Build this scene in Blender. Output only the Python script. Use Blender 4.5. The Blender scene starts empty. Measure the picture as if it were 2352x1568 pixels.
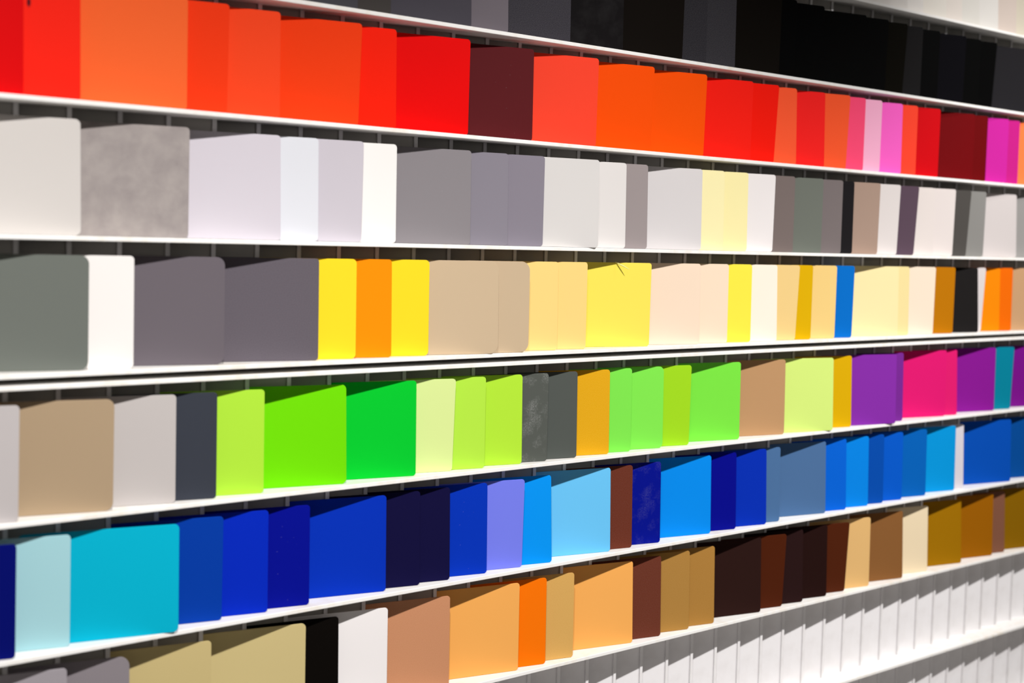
# (x_top, x_bottom, (r,g,b) as seen, colour words, options)
ROWS = {
-1: [
 (2001,2001,(244,240,236),'bright white',{}),(2046,2046,(242,238,233),'snow white',{}),(2085,2085,(238,234,229),'milk white',{}),
 (2121,2121,(240,236,231),'chalk white',{}),(2175,2174,(234,229,220),'ivory white',{}),(2211,2210,(230,222,214),'off-white',{}),
 (2251,2250,(222,219,212),'greyish white',{}),(2294,2293,(226,223,218),'light greyish white',{}),(2336,2334,(214,200,190),'pinkish beige',{}),(2380,2378,(216,208,190),'cream',{})],
0: [
 (824,822,(70,69,75),'slate grey',{}),(900,898,(66,62,60),'brownish charcoal',{}),(1084,1083,(72,69,77),'wide smooth slate grey',{}),
 (1169,1167.5,(112,105,112),'mauve grey',{'D':.69,'lab':'light mauve grey panel jutting over the shelf edge in the black row'}),
 (1314,1310,(57,54,62),'coarse-textured charcoal',{'tex':'grain'}),(1435,1431,(24,22,23),'smoky black',{'tex':'smoke'}),(1575,1567,(20,16,13),'wide brownish black',{}),
 (1627,1622,(42,40,46),'dark graphite',{'tex':'grain'}),(1693,1688,(50,48,54),'paler graphite',{'tex':'grain'}),(1797,1789,(18,15,12),'warm black',{}),
 (1831.5,1825,(4,3,4),'narrow jet black',{}),(1894.6,1886,(4,3,3),'medium-wide jet black',{}),(1991,1982,(3,2,3),'widest jet black',{}),
 (2042,2032,(3,2,3),'pitch black',{}),(2088,2072,(13,11,6),'olive black',{}),(2121,2113,(29,28,29),'narrow dark grey',{}),
 (2160,2152,(4,3,6),'inky black',{}),(2220,2211,(11,10,15),'bluish black',{}),(2254,2246,(4,3,4),'narrow soot black',{}),(2293,2277,(4,3,3),'deep soot black',{}),(2378,2370,(36,35,38),'dark iron grey',{'D':.56})],
1: [
 (54,54,(225,0,10),'pure red',{}),(185,185,(255,38,22),'bright scarlet',{'tex':'mark'}),(432,429.5,(255,106,50),'wide light orange',{}),
 (527.5,521,(255,62,22),'deep red-orange',{}),(645,643,(255,74,34),'red-orange',{}),(835,823,(255,66,20),'wide red-orange',{}),
 (911.5,910,(255,32,2),'orange-tinged red',{}),(1081,1075,(240,0,0),'wide crimson red',{}),(1227,1222.6,(92,28,32),'dark maroon',{'tex':'specks'}),
 (1376,1368.5,(255,72,48),'coral red',{}),(1504,1494,(255,82,2),'vivid orange',{}),(1624.7,1615.5,(255,84,2),'vivid orange',{}),
 (1731,1723.5,(255,32,20),'traffic-light red',{}),(1790,1777,(255,27,12),'fiery red',{}),(1831,1828.5,(255,92,52),'narrow coral orange',{}),
 (1896,1893,(250,34,32),'strawberry red',{}),(1953.5,1942.6,(255,92,48),'light coral orange',{}),(1989,1982,(255,78,122),'watermelon pink',{}),
 (2027,2020,(252,182,214),'pale pink',{}),(2074,2069,(252,100,202),'bubblegum pink',{}),(2109,2102.5,(255,72,48),'salmon red',{}),(2161,2153.6,(212,0,18),'cherry red',{}),
 (2240,2233,(112,3,11),'dark wine red',{}),(2270,2263,(106,1,9),'narrow dark wine red',{}),(2318,2311,(200,38,156),'magenta',{}),(2343,2337,(195,32,132),'narrow raspberry pink',{}),(2390,2384,(255,128,70),'apricot orange',{})],
2: [
 (185,186,(212,207,203),'light warm grey',{'R':.1}),(436,432.5,(165,156,155),'mottled concrete grey',{'tex':'mottle'}),(645,645,(214,208,217),'wide pale lilac grey',{}),
 (732,731,(226,228,235),'pale bluish white',{}),(836,830,(208,202,211),'pale lilac grey',{}),(912,909,(250,247,244),'pure white',{}),
 (1083,1080,(141,136,140),'wide medium grey',{'tex':'specks'}),(1168,1166,(139,134,145),'bluish grey',{}),(1252,1246.5,(140,134,146),'bluish grey',{}),
 (1377.5,1373.5,(222,219,217),'wide very light grey',{'D':.69}),(1439.5,1436,(231,227,225),'near-white grey',{}),(1489,1486,(160,150,150),'narrow taupe grey',{}),
 (1614,1610,(220,216,217),'wide light grey',{}),(1665,1661,(253,243,186),'pale yellow',{}),(1719.5,1715,(252,241,178),'pale yellow',{}),
 (1782,1774,(241,236,236),'clean white',{}),(1827,1821,(122,110,107),'brownish grey',{}),(1892,1885.5,(112,117,109),'greenish grey',{}),(1937,1931,(122,113,113),'warm mid grey',{}),
 (1963,1957,(32,30,32),'narrow black',{}),(2023,2014.7,(170,145,130),'beige brown',{}),(2069.4,2059,(225,218,216),'milky white',{}),(2113,2098,(92,74,88),'aubergine grey',{}),
 (2146.6,2143,(226,217,213),'narrow off-white',{}),(2196,2187,(227,218,215),'off-white',{}),(2233.6,2218,(80,77,74),'dark grey',{}),(2266,2257.5,(138,137,134),'narrow mid grey',{}),
 (2335.5,2334,(205,198,197),'light ash grey',{}),(2385,2383,(150,148,146),'stone grey',{})],
3: [
 (205,202.6,(112,117,111),'wide grey-green',{'R':.16,'lab':'wide grey-green panel with round corners starting the yellow row'}),(308.5,306.5,(246,242,239),'narrow pure white',{}),(517,515,(108,101,108),'wide round-cornered purplish grey',{'R':.17}),
 (733.4,731,(100,93,102),'wide dark purplish grey',{'tex':'fine','lab':'wide dark purplish grey panel left of the first sunny yellow one in the yellow row'}),(819.6,817,(255,222,42),'sunny yellow',{'R':.1}),(900.4,898.7,(255,146,0),'bright orange',{}),
 (987,984,(255,222,40),'sunny yellow',{'R':.1}),
 (1146,1144.5,(205,182,151),'wide round-cornered beige',{'R':.22,'D':.69}),(1217.5,1214,(205,182,151),'round-cornered beige',{'R':.22,'D':.69}),
 (1283,1279.6,(255,220,136),'pale apricot yellow',{}),(1350,1345,(255,220,136),'pale apricot yellow',{}),(1497,1490.6,(255,236,96),'wide lemon yellow',{}),
 (1610,1606,(250,226,202),'wide pale peach',{}),(1674.4,1670,(250,228,202),'pale peach',{}),(1728,1723.5,(253,238,76),'narrow lemon yellow',{}),
 (1786,1784,(255,242,226),'pale cream',{'D':.69}),(1837.4,1826,(245,212,142),'straw yellow',{}),(1868,1861.8,(222,176,0),'narrow mustard',{}),
 (1923,1916.5,(242,208,132),'straw yellow',{}),(1963.6,1955.8,(0,110,202),'bright blue',{}),(2064.7,2062,(245,228,172),'wide pale custard yellow',{}),
 (2089.6,2086,(238,220,158),'narrow pale custard yellow',{}),(2150,2142.4,(243,225,204),'light almond',{}),(2195,2188,(186,116,0),'ochre brown',{}),
 (2245.7,2247,(32,30,30),'anthracite black',{}),(2265,2252.4,(222,215,215),'very narrow tilted white',{}),(2298,2295,(240,136,0),'amber orange',{}),(2327,2322,(236,106,0),'deep orange',{}),(2376,2371,(196,156,116),'light tan',{}),
 (891.5,891.5,(150,140,130),'recessed brown-grey',{'D':-.03,'L':.17,'lab':'brown-grey panel pushed deep into its slot behind a sunny yellow one'})],
4: [
 (47.5,42,(200,194,194),'light grey',{}),(263,259.6,(178,155,126),'wide tan beige',{'R':.15}),(405,402.7,(196,190,188),'light silver grey',{}),(499.5,496.7,(59,63,73),'dark blue-grey',{}),
 (608,605.5,(178,232,64),'lime green',{}),(795.5,796,(112,220,2),'wide vivid yellow-green',{'R':.11}),(957,955,(2,202,48),'wide emerald green',{}),
 (1047.4,1038.5,(226,245,160),'pale lime',{}),(1116.5,1112.8,(184,236,72),'light lime green',{}),(1200.5,1198.4,(182,234,60),'light lime green',{}),
 (1260.5,1256,(88,92,87),'scuffed dark grey',{'tex':'scuff'}),(1327,1324,(85,90,86),'dark grey',{}),(1401.4,1398.5,(234,174,0),'golden yellow',{'tex':'fine'}),
 (1452,1448,(130,235,82),'fresh light green',{}),(1525,1522,(132,236,82),'fresh light green',{'R':.14}),(1588.8,1582,(165,224,36),'yellowish lime',{}),
 (1702,1698,(125,232,70),'wide spring green',{}),(1804.8,1801,(190,148,106),'wide caramel brown',{}),(1915,1912.8,(212,238,126),'wide pale yellow-green',{'D':.69}),
 (1957,1955,(216,170,0),'narrow mustard yellow',{}),(2060,2057,(132,46,166),'wide purple',{'D':.72,'lab':'wide purple panel jutting over the shelf edge in the green row'}),(2076,2073,(118,42,146),'very narrow dark purple',{}),
 (2175,2170,(222,26,113),'wide hot pink',{}),(2199,2198,(220,28,110),'narrow hot pink',{}),(2288,2283,(135,25,146),'violet',{}),(2330,2320,(0,130,156),'teal blue',{}),(2390,2382,(120,20,136),'deep violet',{})],
5: [
 (38,35,(0,15,112),'navy blue',{}),(162.5,160,(170,218,226),'pale ice blue',{}),(412,410,(0,182,213),'wide turquoise',{'D':.69,'R':.1}),(513.5,509,(0,62,170),'dark royal blue',{}),
 (617,614.5,(0,43,192),'cobalt blue',{}),(712.4,710,(0,16,147),'deep navy blue',{'tex':'specks'}),(887.8,886,(0,51,187),'wide cobalt blue',{}),
 (965.5,964,(19,16,60),'midnight navy',{}),(1034,1032.8,(19,16,60),'midnight navy',{}),(1120,1118,(0,53,187),'medium cobalt blue',{'tex':'specks'}),
 (1205.4,1198.5,(122,132,246),'periwinkle',{}),(1266,1267.5,(0,150,246),'azure blue',{}),(1402.8,1401.6,(108,200,251),'wide sky blue',{}),(1453.5,1451,(108,46,26),'chestnut brown',{'tex':'fine'}),
 (1518.7,1516,(0,19,142),'scuffed navy blue',{'tex':'scuff'}),(1634,1632,(0,141,241),'wide azure blue',{}),(1692,1690,(0,11,141),'ultramarine navy',{}),(1761,1760,(0,48,181),'royal blue',{}),
 (1793,1790,(76,113,159),'narrow steel blue',{}),(1897.4,1896,(76,111,156),'wide steel blue',{}),(1944.6,1943,(0,98,213),'strong blue',{}),(1996,1993.7,(0,132,229),'bright azure',{}),
 (2031.5,2028,(0,76,173),'narrow medium blue',{}),(2075,2071,(0,89,203),'clear blue',{}),(2129.8,2125.6,(0,98,186),'sea blue',{}),(2196,2192,(0,150,221),'cyan blue',{}),
 (2214,2212.5,(216,211,219),'narrow white',{}),(2323,2320.6,(0,78,181),'wide ocean blue',{'D':.56}),(2385,2383,(0,75,152),'petrol blue',{})],
6: [
 (153.8,152,(166,160,166),'wide silver grey',{}),(297.5,297,(141,134,139),'round-cornered mid grey',{'R':.2}),(485.5,484,(205,186,131),'wide khaki beige',{}),(702.5,699.5,(209,191,136),'wide khaki beige',{'R':.1}),
 (778,776.6,(14,11,9),'black',{}),(891,888,(248,244,244),'bright white',{}),(1034,1031,(208,146,106),'wide copper brown',{'tex':'fine'}),(1193.8,1190,(250,178,93),'wide peach orange',{}),
 (1256,1252.6,(255,121,0),'vivid orange',{}),(1319.4,1315.8,(225,176,96),'light golden',{'tex':'fine'}),(1454,1452.7,(250,178,93),'wide peach orange',{}),(1519,1517,(108,49,29),'red-brown',{'tex':'fine'}),
 (1584.6,1582,(180,133,61),'bronze gold',{'tex':'fine'}),(1642,1640,(178,129,56),'bronze gold',{'tex':'fine'}),(1748.8,1747,(45,26,23),'wide espresso brown',{}),(1807,1796,(80,33,13),'mahogany brown',{}),
 (1845,1843.5,(42,24,24),'narrow black-brown',{}),(1901,1898,(38,20,18),'black-brown',{}),(1951.6,1939.5,(82,35,15),'mahogany brown',{}),(2000,1995.6,(230,186,121),'light sand',{}),
 (2074,2073,(138,93,51),'milk-chocolate brown',{}),(2131.7,2129.8,(240,221,186),'pale ivory',{}),(2208,2208,(160,112,0),'olive gold',{}),(2282,2279,(158,96,0),'dark amber',{}),
 (2308,2307,(130,86,66),'narrow rosy brown',{}),(2372,2370,(138,98,0),'dark olive gold',{})],
}
GAIN = 0.88
LIGHTS = ((0.40, 308), (2.3, 288), (4.35, 345))
LP2 = 100
LY, LZ, LSIZE, LANG, LBLEND = -1.90, 1.43, 0.035, 99, 1.0
LTX, LTZ = 0.15, 0.1
WS = 0.10
import bpy, bmesh, math, random
from mathutils import Vector, Matrix
random.seed(4)
C = bpy.context.scene.collection
sc = bpy.context.scene
sc.view_settings.view_transform = 'Standard'
sc.view_settings.look = 'None'
sc.view_settings.gamma = 1.0
sc.view_settings.use_curve_mapping = False
sc.view_settings.exposure = 0.0

# ------------------------------------------------------------------ the place
# metres; the wall runs along +X, the viewer stands at -Y, the slot mouths lie in the plane y = 0
P = 0.1                       # pitch of the angled slots
TH = 0.2345                   # angle between a slot and the wall
TT = math.tan(TH)
CAMZ = 1.75
DIST = 2.509
FPX = 3270.0                  # focal length in pixels of the 2352 wide frame
PSI, PIT, ROL = 0.727, -0.06838, 0.02457
XU, XL = 1.0323, 1.0126       # phase of the slots in the upper and the lower rack
PH, PL, PT = 0.2105, 0.297, 0.003   # a sample panel: height, length, thickness
DS = 0.062                    # shelf edge in front of the slot mouths
BT = 0.0088                   # board thickness
BACK = 0.052
LOWER = {-1: 7.364, 0: 4.7935, 1: 2.3588, 2: -0.1373, 3: -2.6620, 'cap': -2.8746, 4: -5.3788, 5: -7.9134, 6: -10.4638, 7: -13.2119, 8: -15.85}
LOWER['top'] = 9.95
def shelf_bottom(k): return CAMZ + LOWER[k] * P * (DIST - DS) / DIST
def shelf_top(k): return shelf_bottom(k) + BT

fw = Vector((math.sin(PSI) * math.cos(PIT), math.cos(PSI) * math.cos(PIT), math.sin(PIT)))
r0 = Vector((math.cos(PSI), -math.sin(PSI), 0)); u0 = r0.cross(fw)
RT = math.cos(ROL) * r0 + math.sin(ROL) * u0
UP = -math.sin(ROL) * r0 + math.cos(ROL) * u0
CAM = Vector((0, -DIST, CAMZ))
def x_on_wall(px, y, z):
    "X of the point at depth y and height z that stands on the sight line column px"
    c = (px - 1176) / FPX
    a = RT - c * fw
    return -(a.y * (y - CAM.y) + a.z * (z - CAM.z)) / a.x
def column_of(p):
    d = Vector(p) - CAM
    return 1176 + FPX * d.dot(RT) / d.dot(fw)
def row_of(p):
    d = Vector(p) - CAM
    return 784 - FPX * d.dot(UP) / d.dot(fw)

# ------------------------------------------------------------------ helpers
def lin(c):
    c /= 255.0
    return c / 12.92 if c <= 0.04045 else ((c + 0.055) / 1.055) ** 2.4
def new_mat(name, col, rough=0.5, spec=0.3):
    m = bpy.data.materials.new(name); m.use_nodes = True
    b = m.node_tree.nodes['Principled BSDF']
    b.inputs['Base Color'].default_value = (*col, 1)
    b.inputs['Roughness'].default_value = rough
    b.inputs['Specular IOR Level'].default_value = spec
    return m, m.node_tree, b
def obj(name, bm, mat, parent=None, smooth=False):
    me = bpy.data.meshes.new(name)
    bm.normal_update(); bm.to_mesh(me); bm.free()
    if mat: me.materials.append(mat)
    if smooth:
        for p in me.polygons: p.use_smooth = True
    o = bpy.data.objects.new(name, me); C.objects.link(o)
    if parent: o.parent = parent
    return o
def box_bm(x0, x1, y0, y1, z0, z1, bev=0.0, seg=2):
    bm = bmesh.new()
    bmesh.ops.create_cube(bm, size=1)
    for v in bm.verts:
        v.co = Vector(((x0 + x1) / 2 + v.co.x * (x1 - x0), (y0 + y1) / 2 + v.co.y * (y1 - y0), (z0 + z1) / 2 + v.co.z * (z1 - z0)))
    if bev: bmesh.ops.bevel(bm, geom=bm.edges[:], offset=bev, segments=seg, affect='EDGES', profile=0.5)
    return bm
def tag(o, label, cat, group=None):
    o['label'] = label; o['category'] = cat
    if group: o['group'] = group
def struct(o): o['kind'] = 'structure'

# ------------------------------------------------------------------ materials
def white_board():
    m, nt, b = new_mat('white_lacquer', (0.84, 0.82, 0.79), 0.42, 0.3)
    tc = nt.nodes.new('ShaderNodeTexCoord')
    n = nt.nodes.new('ShaderNodeTexNoise'); n.inputs['Scale'].default_value = 45; n.inputs['Detail'].default_value = 6
    n2 = nt.nodes.new('ShaderNodeTexNoise'); n2.inputs['Scale'].default_value = 6; n2.inputs['Detail'].default_value = 3
    mul = nt.nodes.new('ShaderNodeMath'); mul.operation = 'MULTIPLY'
    r = nt.nodes.new('ShaderNodeValToRGB')
    r.color_ramp.elements[0].position = 0.24; r.color_ramp.elements[0].color = (0.90, 0.89, 0.87, 1)
    r.color_ramp.elements[1].position = 0.45; r.color_ramp.elements[1].color = (0.84, 0.79, 0.71, 1)
    nt.links.new(tc.outputs['Object'], n.inputs['Vector']); nt.links.new(tc.outputs['Object'], n2.inputs['Vector'])
    nt.links.new(n.outputs['Fac'], mul.inputs[0]); nt.links.new(n2.outputs['Fac'], mul.inputs[1])
    nt.links.new(mul.outputs[0], r.inputs['Fac']); nt.links.new(r.outputs['Color'], b.inputs['Base Color'])
    return m
def white_fin():
    m, nt, b = new_mat('white_enamel', (0.82, 0.80, 0.80), 0.5, 0.25)
    tc = nt.nodes.new('ShaderNodeTexCoord')
    n = nt.nodes.new('ShaderNodeTexNoise'); n.inputs['Scale'].default_value = 18; n.inputs['Detail'].default_value = 5
    r = nt.nodes.new('ShaderNodeValToRGB')
    r.color_ramp.elements[0].position = 0.30; r.color_ramp.elements[0].color = (0.76, 0.74, 0.74, 1)
    r.color_ramp.elements[1].position = 0.55; r.color_ramp.elements[1].color = (0.83, 0.815, 0.825, 1)
    nt.links.new(tc.outputs['Object'], n.inputs['Vector']); nt.links.new(n.outputs['Fac'], r.inputs['Fac'])
    nt.links.new(r.outputs['Color'], b.inputs['Base Color'])
    return m
BOARD, FIN = white_board(), white_fin()
def gap_shade_sheet(name, zsplit):
    "gap shade painted as grey on the sheets of the stocked bays, white enamel below height zsplit of the object"
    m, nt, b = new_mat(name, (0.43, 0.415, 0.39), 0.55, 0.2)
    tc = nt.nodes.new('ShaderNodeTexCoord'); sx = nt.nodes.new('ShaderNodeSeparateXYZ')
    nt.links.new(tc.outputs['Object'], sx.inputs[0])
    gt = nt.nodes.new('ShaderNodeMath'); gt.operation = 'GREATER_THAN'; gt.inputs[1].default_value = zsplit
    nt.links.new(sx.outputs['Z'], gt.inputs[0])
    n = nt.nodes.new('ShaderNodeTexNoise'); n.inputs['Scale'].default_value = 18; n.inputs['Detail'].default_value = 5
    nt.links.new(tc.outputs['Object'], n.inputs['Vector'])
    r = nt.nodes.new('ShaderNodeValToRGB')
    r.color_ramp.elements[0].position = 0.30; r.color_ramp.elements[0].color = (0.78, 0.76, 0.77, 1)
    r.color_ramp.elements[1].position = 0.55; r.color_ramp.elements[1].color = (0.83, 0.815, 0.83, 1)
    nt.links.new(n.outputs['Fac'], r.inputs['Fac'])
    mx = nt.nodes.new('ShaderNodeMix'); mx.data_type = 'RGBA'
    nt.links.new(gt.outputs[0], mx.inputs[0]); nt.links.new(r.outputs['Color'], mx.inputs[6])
    mx.inputs[7].default_value = (0.43, 0.415, 0.39, 1)  # grey carries the shade of the gaps above the stocked panels
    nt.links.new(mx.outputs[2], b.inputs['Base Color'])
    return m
WALLM = new_mat('wall_paint', (0.55, 0.53, 0.50), 0.8, 0.2)[0]
FLOORM = new_mat('floor_concrete', (0.30, 0.29, 0.28), 0.7, 0.2)[0]
CEILM = new_mat('ceiling_paint', (0.50, 0.48, 0.46), 0.9, 0.1)[0]

def panel_mat(name, rgb, tex):
    col = [min(0.97, max(0.0015, lin(v) * GAIN)) for v in rgb]
    dark = max(col) < 0.03
    m, nt, b = new_mat(name, col, 0.62, 0.02 if dark else 0.045)
    tc = nt.nodes.new('ShaderNodeTexCoord')
    def noise(scale, detail, rough=0.6, dist=0.0):
        n = nt.nodes.new('ShaderNodeTexNoise')
        n.inputs['Scale'].default_value = scale; n.inputs['Detail'].default_value = detail
        n.inputs['Roughness'].default_value = rough; n.inputs['Distortion'].default_value = dist
        nt.links.new(tc.outputs['Object'], n.inputs['Vector']); return n
    def ramp(src, p0, c0, p1, c1):
        r = nt.nodes.new('ShaderNodeValToRGB'); e = r.color_ramp.elements
        e[0].position, e[0].color = p0, (*c0, 1); e[1].position, e[1].color = p1, (*c1, 1)
        nt.links.new(src, r.inputs['Fac']); return r.outputs['Color']
    def sc_(k): return [min(0.97, c * k) for c in col]
    def tint(k, t): return [min(0.97, c * (1 - k) + t * k) for c in col]
    out = None
    if tex == 'mottle':
        out = ramp(noise(20, 8, 0.62, 0.15).outputs['Fac'], 0.30, sc_(0.84), 0.70, [c * k for c, k in zip(col, (1.16, 1.18, 1.14))])
    elif tex == 'smoke':
        out = ramp(noise(16, 5, 0.6, 0.2).outputs['Fac'], 0.45, col, 0.80, tint(0.022, 0.5))
    elif tex == 'grain':
        out = ramp(noise(560, 2).outputs['Fac'], 0.38, sc_(0.78), 0.66, tint(0.04, 0.6))
    elif tex == 'fine':
        out = ramp(noise(520, 2).outputs['Fac'], 0.32, sc_(0.92), 0.70, tint(0.03, 0.7))
    elif tex == 'specks':
        out = ramp(noise(120, 3, 0.5, 0.2).outputs['Fac'], 0.72, col, 0.80, tint(0.18, 0.8))
    elif tex == 'scuff':
        a = ramp(noise(17, 5, 0.65, 0.3).outputs['Fac'], 0.50, (0, 0, 0), 0.68, (1, 1, 1))
        g = ramp(noise(260, 4, 0.8).outputs['Fac'], 0.42, (0, 0, 0), 0.62, (1, 1, 1))
        mx = nt.nodes.new('ShaderNodeMix'); mx.data_type = 'RGBA'; mx.blend_type = 'MULTIPLY'; mx.inputs[0].default_value = 1
        nt.links.new(a, mx.inputs[6]); nt.links.new(g, mx.inputs[7])
        m2 = nt.nodes.new('ShaderNodeMix'); m2.data_type = 'RGBA'
        nt.links.new(mx.outputs[2], m2.inputs[0])
        m2.inputs[6].default_value = (*col, 1); m2.inputs[7].default_value = (*tint(0.20 if col[2] < 0.2 else 0.05, 0.9), 1)
        out = m2.outputs[2]
    elif tex == 'mark':
        # a small dark spot near the upper edge
        sp = nt.nodes.new('ShaderNodeVectorMath'); sp.operation = 'SUBTRACT'; sp.inputs[1].default_value = (-0.0895, 0, 0.1665)
        nt.links.new(tc.outputs['Object'], sp.inputs[0])
        mu = nt.nodes.new('ShaderNodeVectorMath'); mu.operation = 'MULTIPLY'; mu.inputs[1].default_value = (1.9, 0, 0.8)
        nt.links.new(sp.outputs[0], mu.inputs[0])
        ln = nt.nodes.new('ShaderNodeVectorMath'); ln.operation = 'LENGTH'
        nt.links.new(mu.outputs[0], ln.inputs[0])
        out = ramp(ln.outputs['Value'], 0.004, (0.06, 0.006, 0.012), 0.008, col)
    if out is not None: nt.links.new(out, b.inputs['Base Color'])
    # faint coating texture
    bn = noise(900 if tex != 'grain' else 380, 2)
    bp = nt.nodes.new('ShaderNodeBump'); bp.inputs['Strength'].default_value = 0.04 if tex != 'grain' else 0.35; bp.inputs['Distance'].default_value = 0.0006
    nt.links.new(bn.outputs['Fac'], bp.inputs['Height']); nt.links.new(bp.outputs['Normal'], b.inputs['Normal'])
    return m

# ------------------------------------------------------------------ sample panels
_panel_mesh = {}
def panel_mesh(R, PL=PL):
    "a thin sheet with rounded corners; origin at the foot of its outer end, -x into the slot, front face at y = 0"
    if (R, PL) in _panel_mesh: return _panel_mesh[(R, PL)]
    bm = bmesh.new(); pts = []
    seg = 8
    for cx, cz, a0 in ((-R, R, -90), (-R, PH - R, 0), (-PL + R, PH - R, 90), (-PL + R, R, 180)):
        for i in range(seg + 1):
            a = math.radians(a0 + 90 * i / seg)
            pts.append((cx + R * math.cos(a), cz + R * math.sin(a)))
    f = bm.faces.new([bm.verts.new((x, 0, z)) for x, z in pts])
    r = bmesh.ops.extrude_face_region(bm, geom=[f])
    for v in r['geom']:
        if isinstance(v, bmesh.types.BMVert): v.co.y += PT
    bmesh.ops.recalc_face_normals(bm, faces=bm.faces[:])
    caps = [fc for fc in bm.faces if len(fc.verts) > 4]
    edges = {e for fc in caps for e in fc.edges}
    bmesh.ops.bevel(bm, geom=list(edges), offset=0.0006, segments=2, affect='EDGES', profile=0.5)
    me = bpy.data.meshes.new('sample_panel')
    bm.normal_update(); bm.to_mesh(me); bm.free()
    for p in me.polygons: p.use_smooth = len(p.vertices) <= 4
    me.materials.append(None)
    _panel_mesh[(R, PL)] = me
    return me

U_DIR = Vector((math.cos(TH), -math.sin(TH), 0))         # along a slot, out of the wall
N_DIR = Vector((-math.sin(TH), -math.cos(TH), 0))        # the way a panel faces
SHELF_NAME = {-1: 'white', 0: 'black', 1: 'red', 2: 'grey', 3: 'yellow', 4: 'green', 5: 'blue', 6: 'brown'}
LABELS = {}
def build_rows():
    for k, items in ROWS.items():
        zt = shelf_top(k)
        phase0 = XU if k <= 3 else XL
        order = sorted(range(len(items)), key=lambda i: items[i][1])
        last = last_top = -9
        for i, (xt, xb, rgb, words, opt) in enumerate(items):
            D0 = opt.get('D', 0.45) * P
            R = opt.get('R', 0.075) * P
            # lean of the panel about its foot so that its upper outer corner stands over column xt
            def place(D):
                X = x_on_wall(xb, -D, zt + R)
                return X
            def lean_for(D):
                X = place(D); best = 0
                lo, hi = -0.11, 0.11
                f = lambda a: column_of(Vector((X, -D, zt)) + N_DIR * math.sin(a) * (PH - R) + Vector((0, 0, math.cos(a) * (PH - R)))) - xt
                if f(lo) * f(hi) > 0: return lo if abs(f(lo)) < abs(f(hi)) else hi
                for _ in range(40):
                    mid = (lo + hi) / 2
                    if f(lo) * f(mid) <= 0: hi = mid
                    else: lo = mid
                return (lo + hi) / 2
            a = max(-0.065, min(0.065, lean_for(D0)))
            e = PH * math.sin(a) / math.sin(TH) / P          # lean, as a share of the slot pitch
            lo = 0.105 + max(0, e); hi = 0.72 + min(0, e)
            best = None
            for s in range(-330, 331):
                D = D0 + s * 0.001 * P * 1.0
                X = place(D)
                xc = (X - D / TT - phase0) / P
                ph = xc - math.floor(xc)
                # ph: how far behind the fin end the front face passes (0..1)
                bad = max(0, lo - ph) + max(0, ph - hi)
                near = max(0, last + 0.17 - xc, last_top + 0.17 - (xc - e)) if i and D0 > 0 else 0
                cost = abs(s) * 0.001 + 30 * bad + 30 * near
                if best is None or cost < best[0]: best = (cost, D, X, xc)
            cost, D, X, xc = best
            if cost > 0.3: print('TIGHT', k, i, words, round(cost,2), round(D/P,3), round(a,3))
            if D0 > 0: last, last_top = xc, xc - e
            o = bpy.data.objects.new('sample_panel', panel_mesh(R, opt.get('L', PL)))
            C.objects.link(o)
            M = Matrix((U_DIR, -N_DIR, Vector((0, 0, 1)))).transposed().to_4x4()
            # local x = U_DIR, local y = away from viewer, z up ; lean about local x
            o.matrix_world = Matrix.Translation((X, -D, zt + 0.0004)) @ M @ Matrix.Rotation(a, 4, 'X')
            m = panel_mat('coat_' + words.replace(' ', '_').replace('-', '_'), rgb, opt.get('tex'))
            o.material_slots[0].link = 'OBJECT'; o.material_slots[0].material = m
            prev = items[i - 1][3] if i else None
            row = SHELF_NAME[k]
            if prev:
                for ad in ('very ', 'wide ', 'narrow ', 'medium-'): prev = prev.replace(ad, '') if prev.count(' ') or ad == 'medium-' else prev
            if 'lab' in opt: lab = opt['lab']
            elif prev: lab = f"{words} panel right of the {prev} one in the {row} row"
            else: lab = f"{words} panel at the left start of the {row} row"
            if lab in LABELS: print('DUP', lab)
            n = len(lab.replace('-', ' ').split())
            if n > 15: print('LONG', n, lab)
            LABELS[lab] = 1
            tag(o, lab, 'sample panel', f"sample panels in the {row} row")
            PANELS.append((o, k, i, rgb, xt, xb))
PANELS = []

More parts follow.
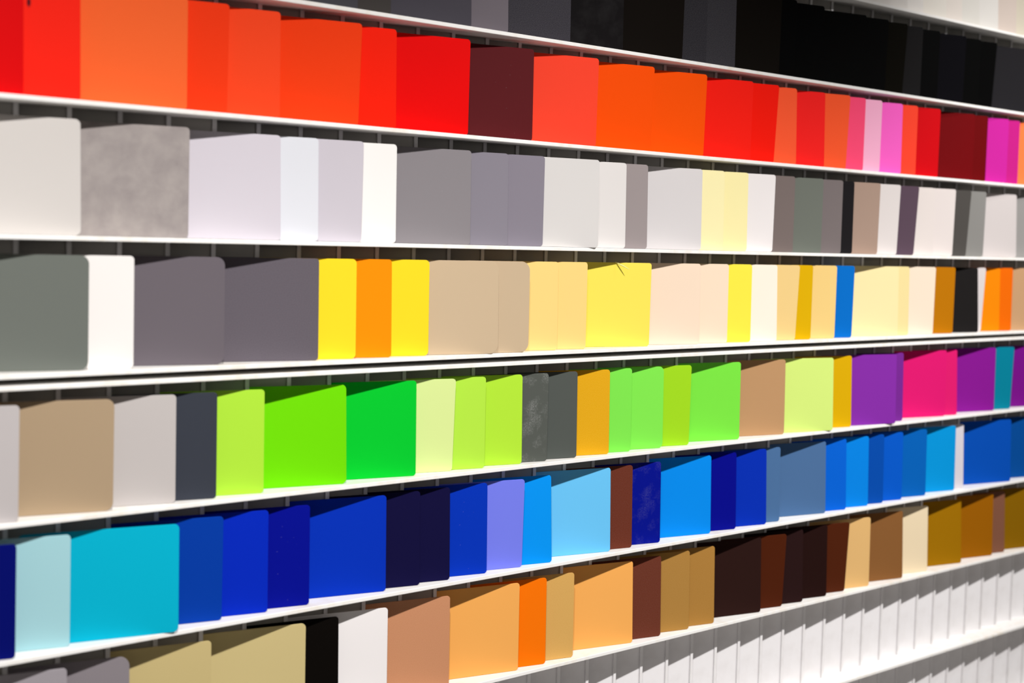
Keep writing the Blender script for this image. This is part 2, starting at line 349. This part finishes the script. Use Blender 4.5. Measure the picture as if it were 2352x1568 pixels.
# ------------------------------------------------------------------ racks
XA, XB = XU - 0.95, XU + 5.45
def rack(name, label, keys, top_key, phase, base=None):
    root = bpy.data.objects.new(name, None); C.objects.link(root)
    z0 = shelf_bottom(keys[-1]); z1 = shelf_top(top_key)
    root.location = ((XA + XB) / 2, 0, z0)
    tag(root, label, 'display rack')
    def fix(o):
        o.location = -root.location; return o
    for k in keys + [top_key]:
        zb = shelf_bottom(k)
        fix(obj('shelf_board', box_bm(XA, XB, -DS, BACK, zb, zb + BT, 0.0012), BOARD, root))
    fix(obj('back_panel', box_bm(XA, XB, BACK, BACK + 0.006, z0, z1), FIN, root))
    for s, x in ((-1, XA), (1, XB)):
        fix(obj('side_panel', box_bm(x - 0.018 if s < 0 else x, x if s < 0 else x + 0.018, -DS, BACK + 0.006, z0, z1, 0.001), BOARD, root))
    n0 = math.ceil((XA - phase) / P) + 3; n1 = math.floor((XB - phase) / P)
    t = 0.0092                         # width of a divider's bead
    me = None
    L = (BACK + 0.0005) / math.sin(TH)
    for n in range(n0, n1 + 1):
        xe = phase + n * P + 0.0008
        if me is None:
            # plan of a divider: slanting sheet, a narrow groove near its mouth, and a flat bead facing the room
            def q(a, w): return (-a * math.cos(TH) + w * math.sin(TH), a * math.sin(TH) + w * math.cos(TH))
            ft = 0.0019
            plan = [(t / 2, -0.002), (-t / 2, -0.002), (-t / 2, 0.0004), q(0.0042, ft * 0.85), q(0.0075, ft * 0.85), q(0.0075, 0), q(L, 0), q(L, ft), (t / 2, 0.001)]
            bm = bmesh.new()
            f = bm.faces.new([bm.verts.new((x, y, 0)) for x, y in plan])
            ex = bmesh.ops.extrude_face_region(bm, geom=[f])
            for v in ex['geom']:
                if isinstance(v, bmesh.types.BMVert): v.co.z = z1 - z0 - BT - 0.0006
            bmesh.ops.recalc_face_normals(bm, faces=bm.faces[:])
            o = obj('slot_divider', bm, FIN, root); me = o.data
            me.materials.append(gap_shade_sheet('divider_sheet', (shelf_bottom(6) - z0) if base else -1.0))
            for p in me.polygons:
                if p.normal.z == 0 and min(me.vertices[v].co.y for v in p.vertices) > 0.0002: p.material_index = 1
        else:
            o = bpy.data.objects.new('slot_divider', me); C.objects.link(o); o.parent = root
        o.location = Vector((xe, 0, z0)) - root.location
    if base:
        fix(obj('plinth', box_bm(XA - 0.018, XB + 0.018, -DS + 0.015, BACK + 0.006, 0, z0), BOARD, root))
    return root
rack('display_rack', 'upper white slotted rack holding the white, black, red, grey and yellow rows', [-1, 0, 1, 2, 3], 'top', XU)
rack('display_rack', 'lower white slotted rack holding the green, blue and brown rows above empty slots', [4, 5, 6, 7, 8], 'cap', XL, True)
build_rows()

# thread that sticks out over the wide lemon panel
lem = [o for o, k, i, *_ in PANELS if k == 3 and o['label'].startswith('wide lemon')][0]
def thread():
    mw = lem.matrix_world
    a = mw @ Vector((-0.1085, 0.0, PH + 0.0008)); 
    pts = [a, mw @ Vector((-0.100, -0.006, PH - 0.004)), mw @ Vector((-0.090, -0.013, PH - 0.0095)), mw @ Vector((-0.079, -0.020, PH - 0.0165))]
    bm = bmesh.new(); rings = []
    for j, p in enumerate(pts):
        d = (pts[min(j + 1, 3)] - pts[max(j - 1, 0)]).normalized()
        s = d.cross(Vector((0, 0, 1))).normalized(); u = s.cross(d)
        r = (0.0013, 0.0015, 0.0014, 0.0005)[j]
        rings.append([bm.verts.new(p - a + s * r * math.cos(t * math.pi / 4) + u * r * math.sin(t * math.pi / 4)) for t in range(8)])
    for q in range(3):
        for t in range(8): bm.faces.new((rings[q][t], rings[q][(t + 1) % 8], rings[q + 1][(t + 1) % 8], rings[q + 1][t]))
    bm.faces.new(rings[0][::-1]); bm.faces.new(rings[3])
    bmesh.ops.recalc_face_normals(bm, faces=bm.faces[:])
    o = obj('thread', bm, new_mat('yellow_thread', (0.97, 0.90, 0.35), 0.4)[0], None, True)
    o.location = a
    tag(o, 'thin yellow thread hanging over the top of the wide lemon yellow panel', 'thread')
thread()

# ------------------------------------------------------------------ room
zc = 3.9
struct(obj('wall_back', box_bm(-3.2, 7.5, BACK + 0.008, BACK + 0.16, 0, zc), WALLM))
struct(obj('floor', box_bm(-3.2, 7.5, -6.0, BACK + 0.16, -0.1, 0), FLOORM))
struct(obj('ceiling', box_bm(-3.2, 7.5, -6.0, BACK + 0.16, zc, zc + 0.1), CEILM))

# ------------------------------------------------------------------ light
def spot(name, loc, target, power, size, angle, col, blend=0.6):
    l = bpy.data.lights.new(name, 'SPOT'); l.energy = power; l.shadow_soft_size = size
    l.spot_size = math.radians(angle); l.spot_blend = blend; l.color = col
    o = bpy.data.objects.new(name, l); C.objects.link(o); o.location = loc
    o.rotation_euler = (Vector(target) - Vector(loc)).to_track_quat('-Z', 'Y').to_euler()
    return o
spot('unseen_spot', (4.3, LY, CAMZ + 1.9), (4.3, 0, CAMZ + 0.95), LP2, LSIZE, 40, (1.0, 0.97, 0.945), 1.0)  # extra unseen lamp, added to brighten the white top row
for lx, lp in LIGHTS: spot('unseen_spot', (lx, LY, CAMZ + LZ), (lx + LTX, 0, LTZ), lp, LSIZE, LANG, (1.0, 0.97, 0.945), LBLEND)
w = bpy.data.worlds.new('World'); sc.world = w; w.use_nodes = True
w.node_tree.nodes['Background'].inputs[0].default_value = (1.0, 0.95, 0.90, 1)
w.node_tree.nodes['Background'].inputs[1].default_value = WS

# ------------------------------------------------------------------ camera
cd = bpy.data.cameras.new('camera'); co = bpy.data.objects.new('camera', cd); C.objects.link(co)
cd.sensor_width = 36; cd.lens = FPX / 2352 * 36; cd.clip_start = 0.05
R3 = Matrix((RT, UP, -fw)).transposed()
co.matrix_world = Matrix.Translation(CAM) @ R3.to_4x4()
cd.dof.use_dof = True
fp = Vector((XU + 1.35, -0.03, CAMZ)) - CAM
cd.dof.focus_distance = fp.dot(fw)
cd.dof.aperture_fstop = 2.2
sc.camera = co
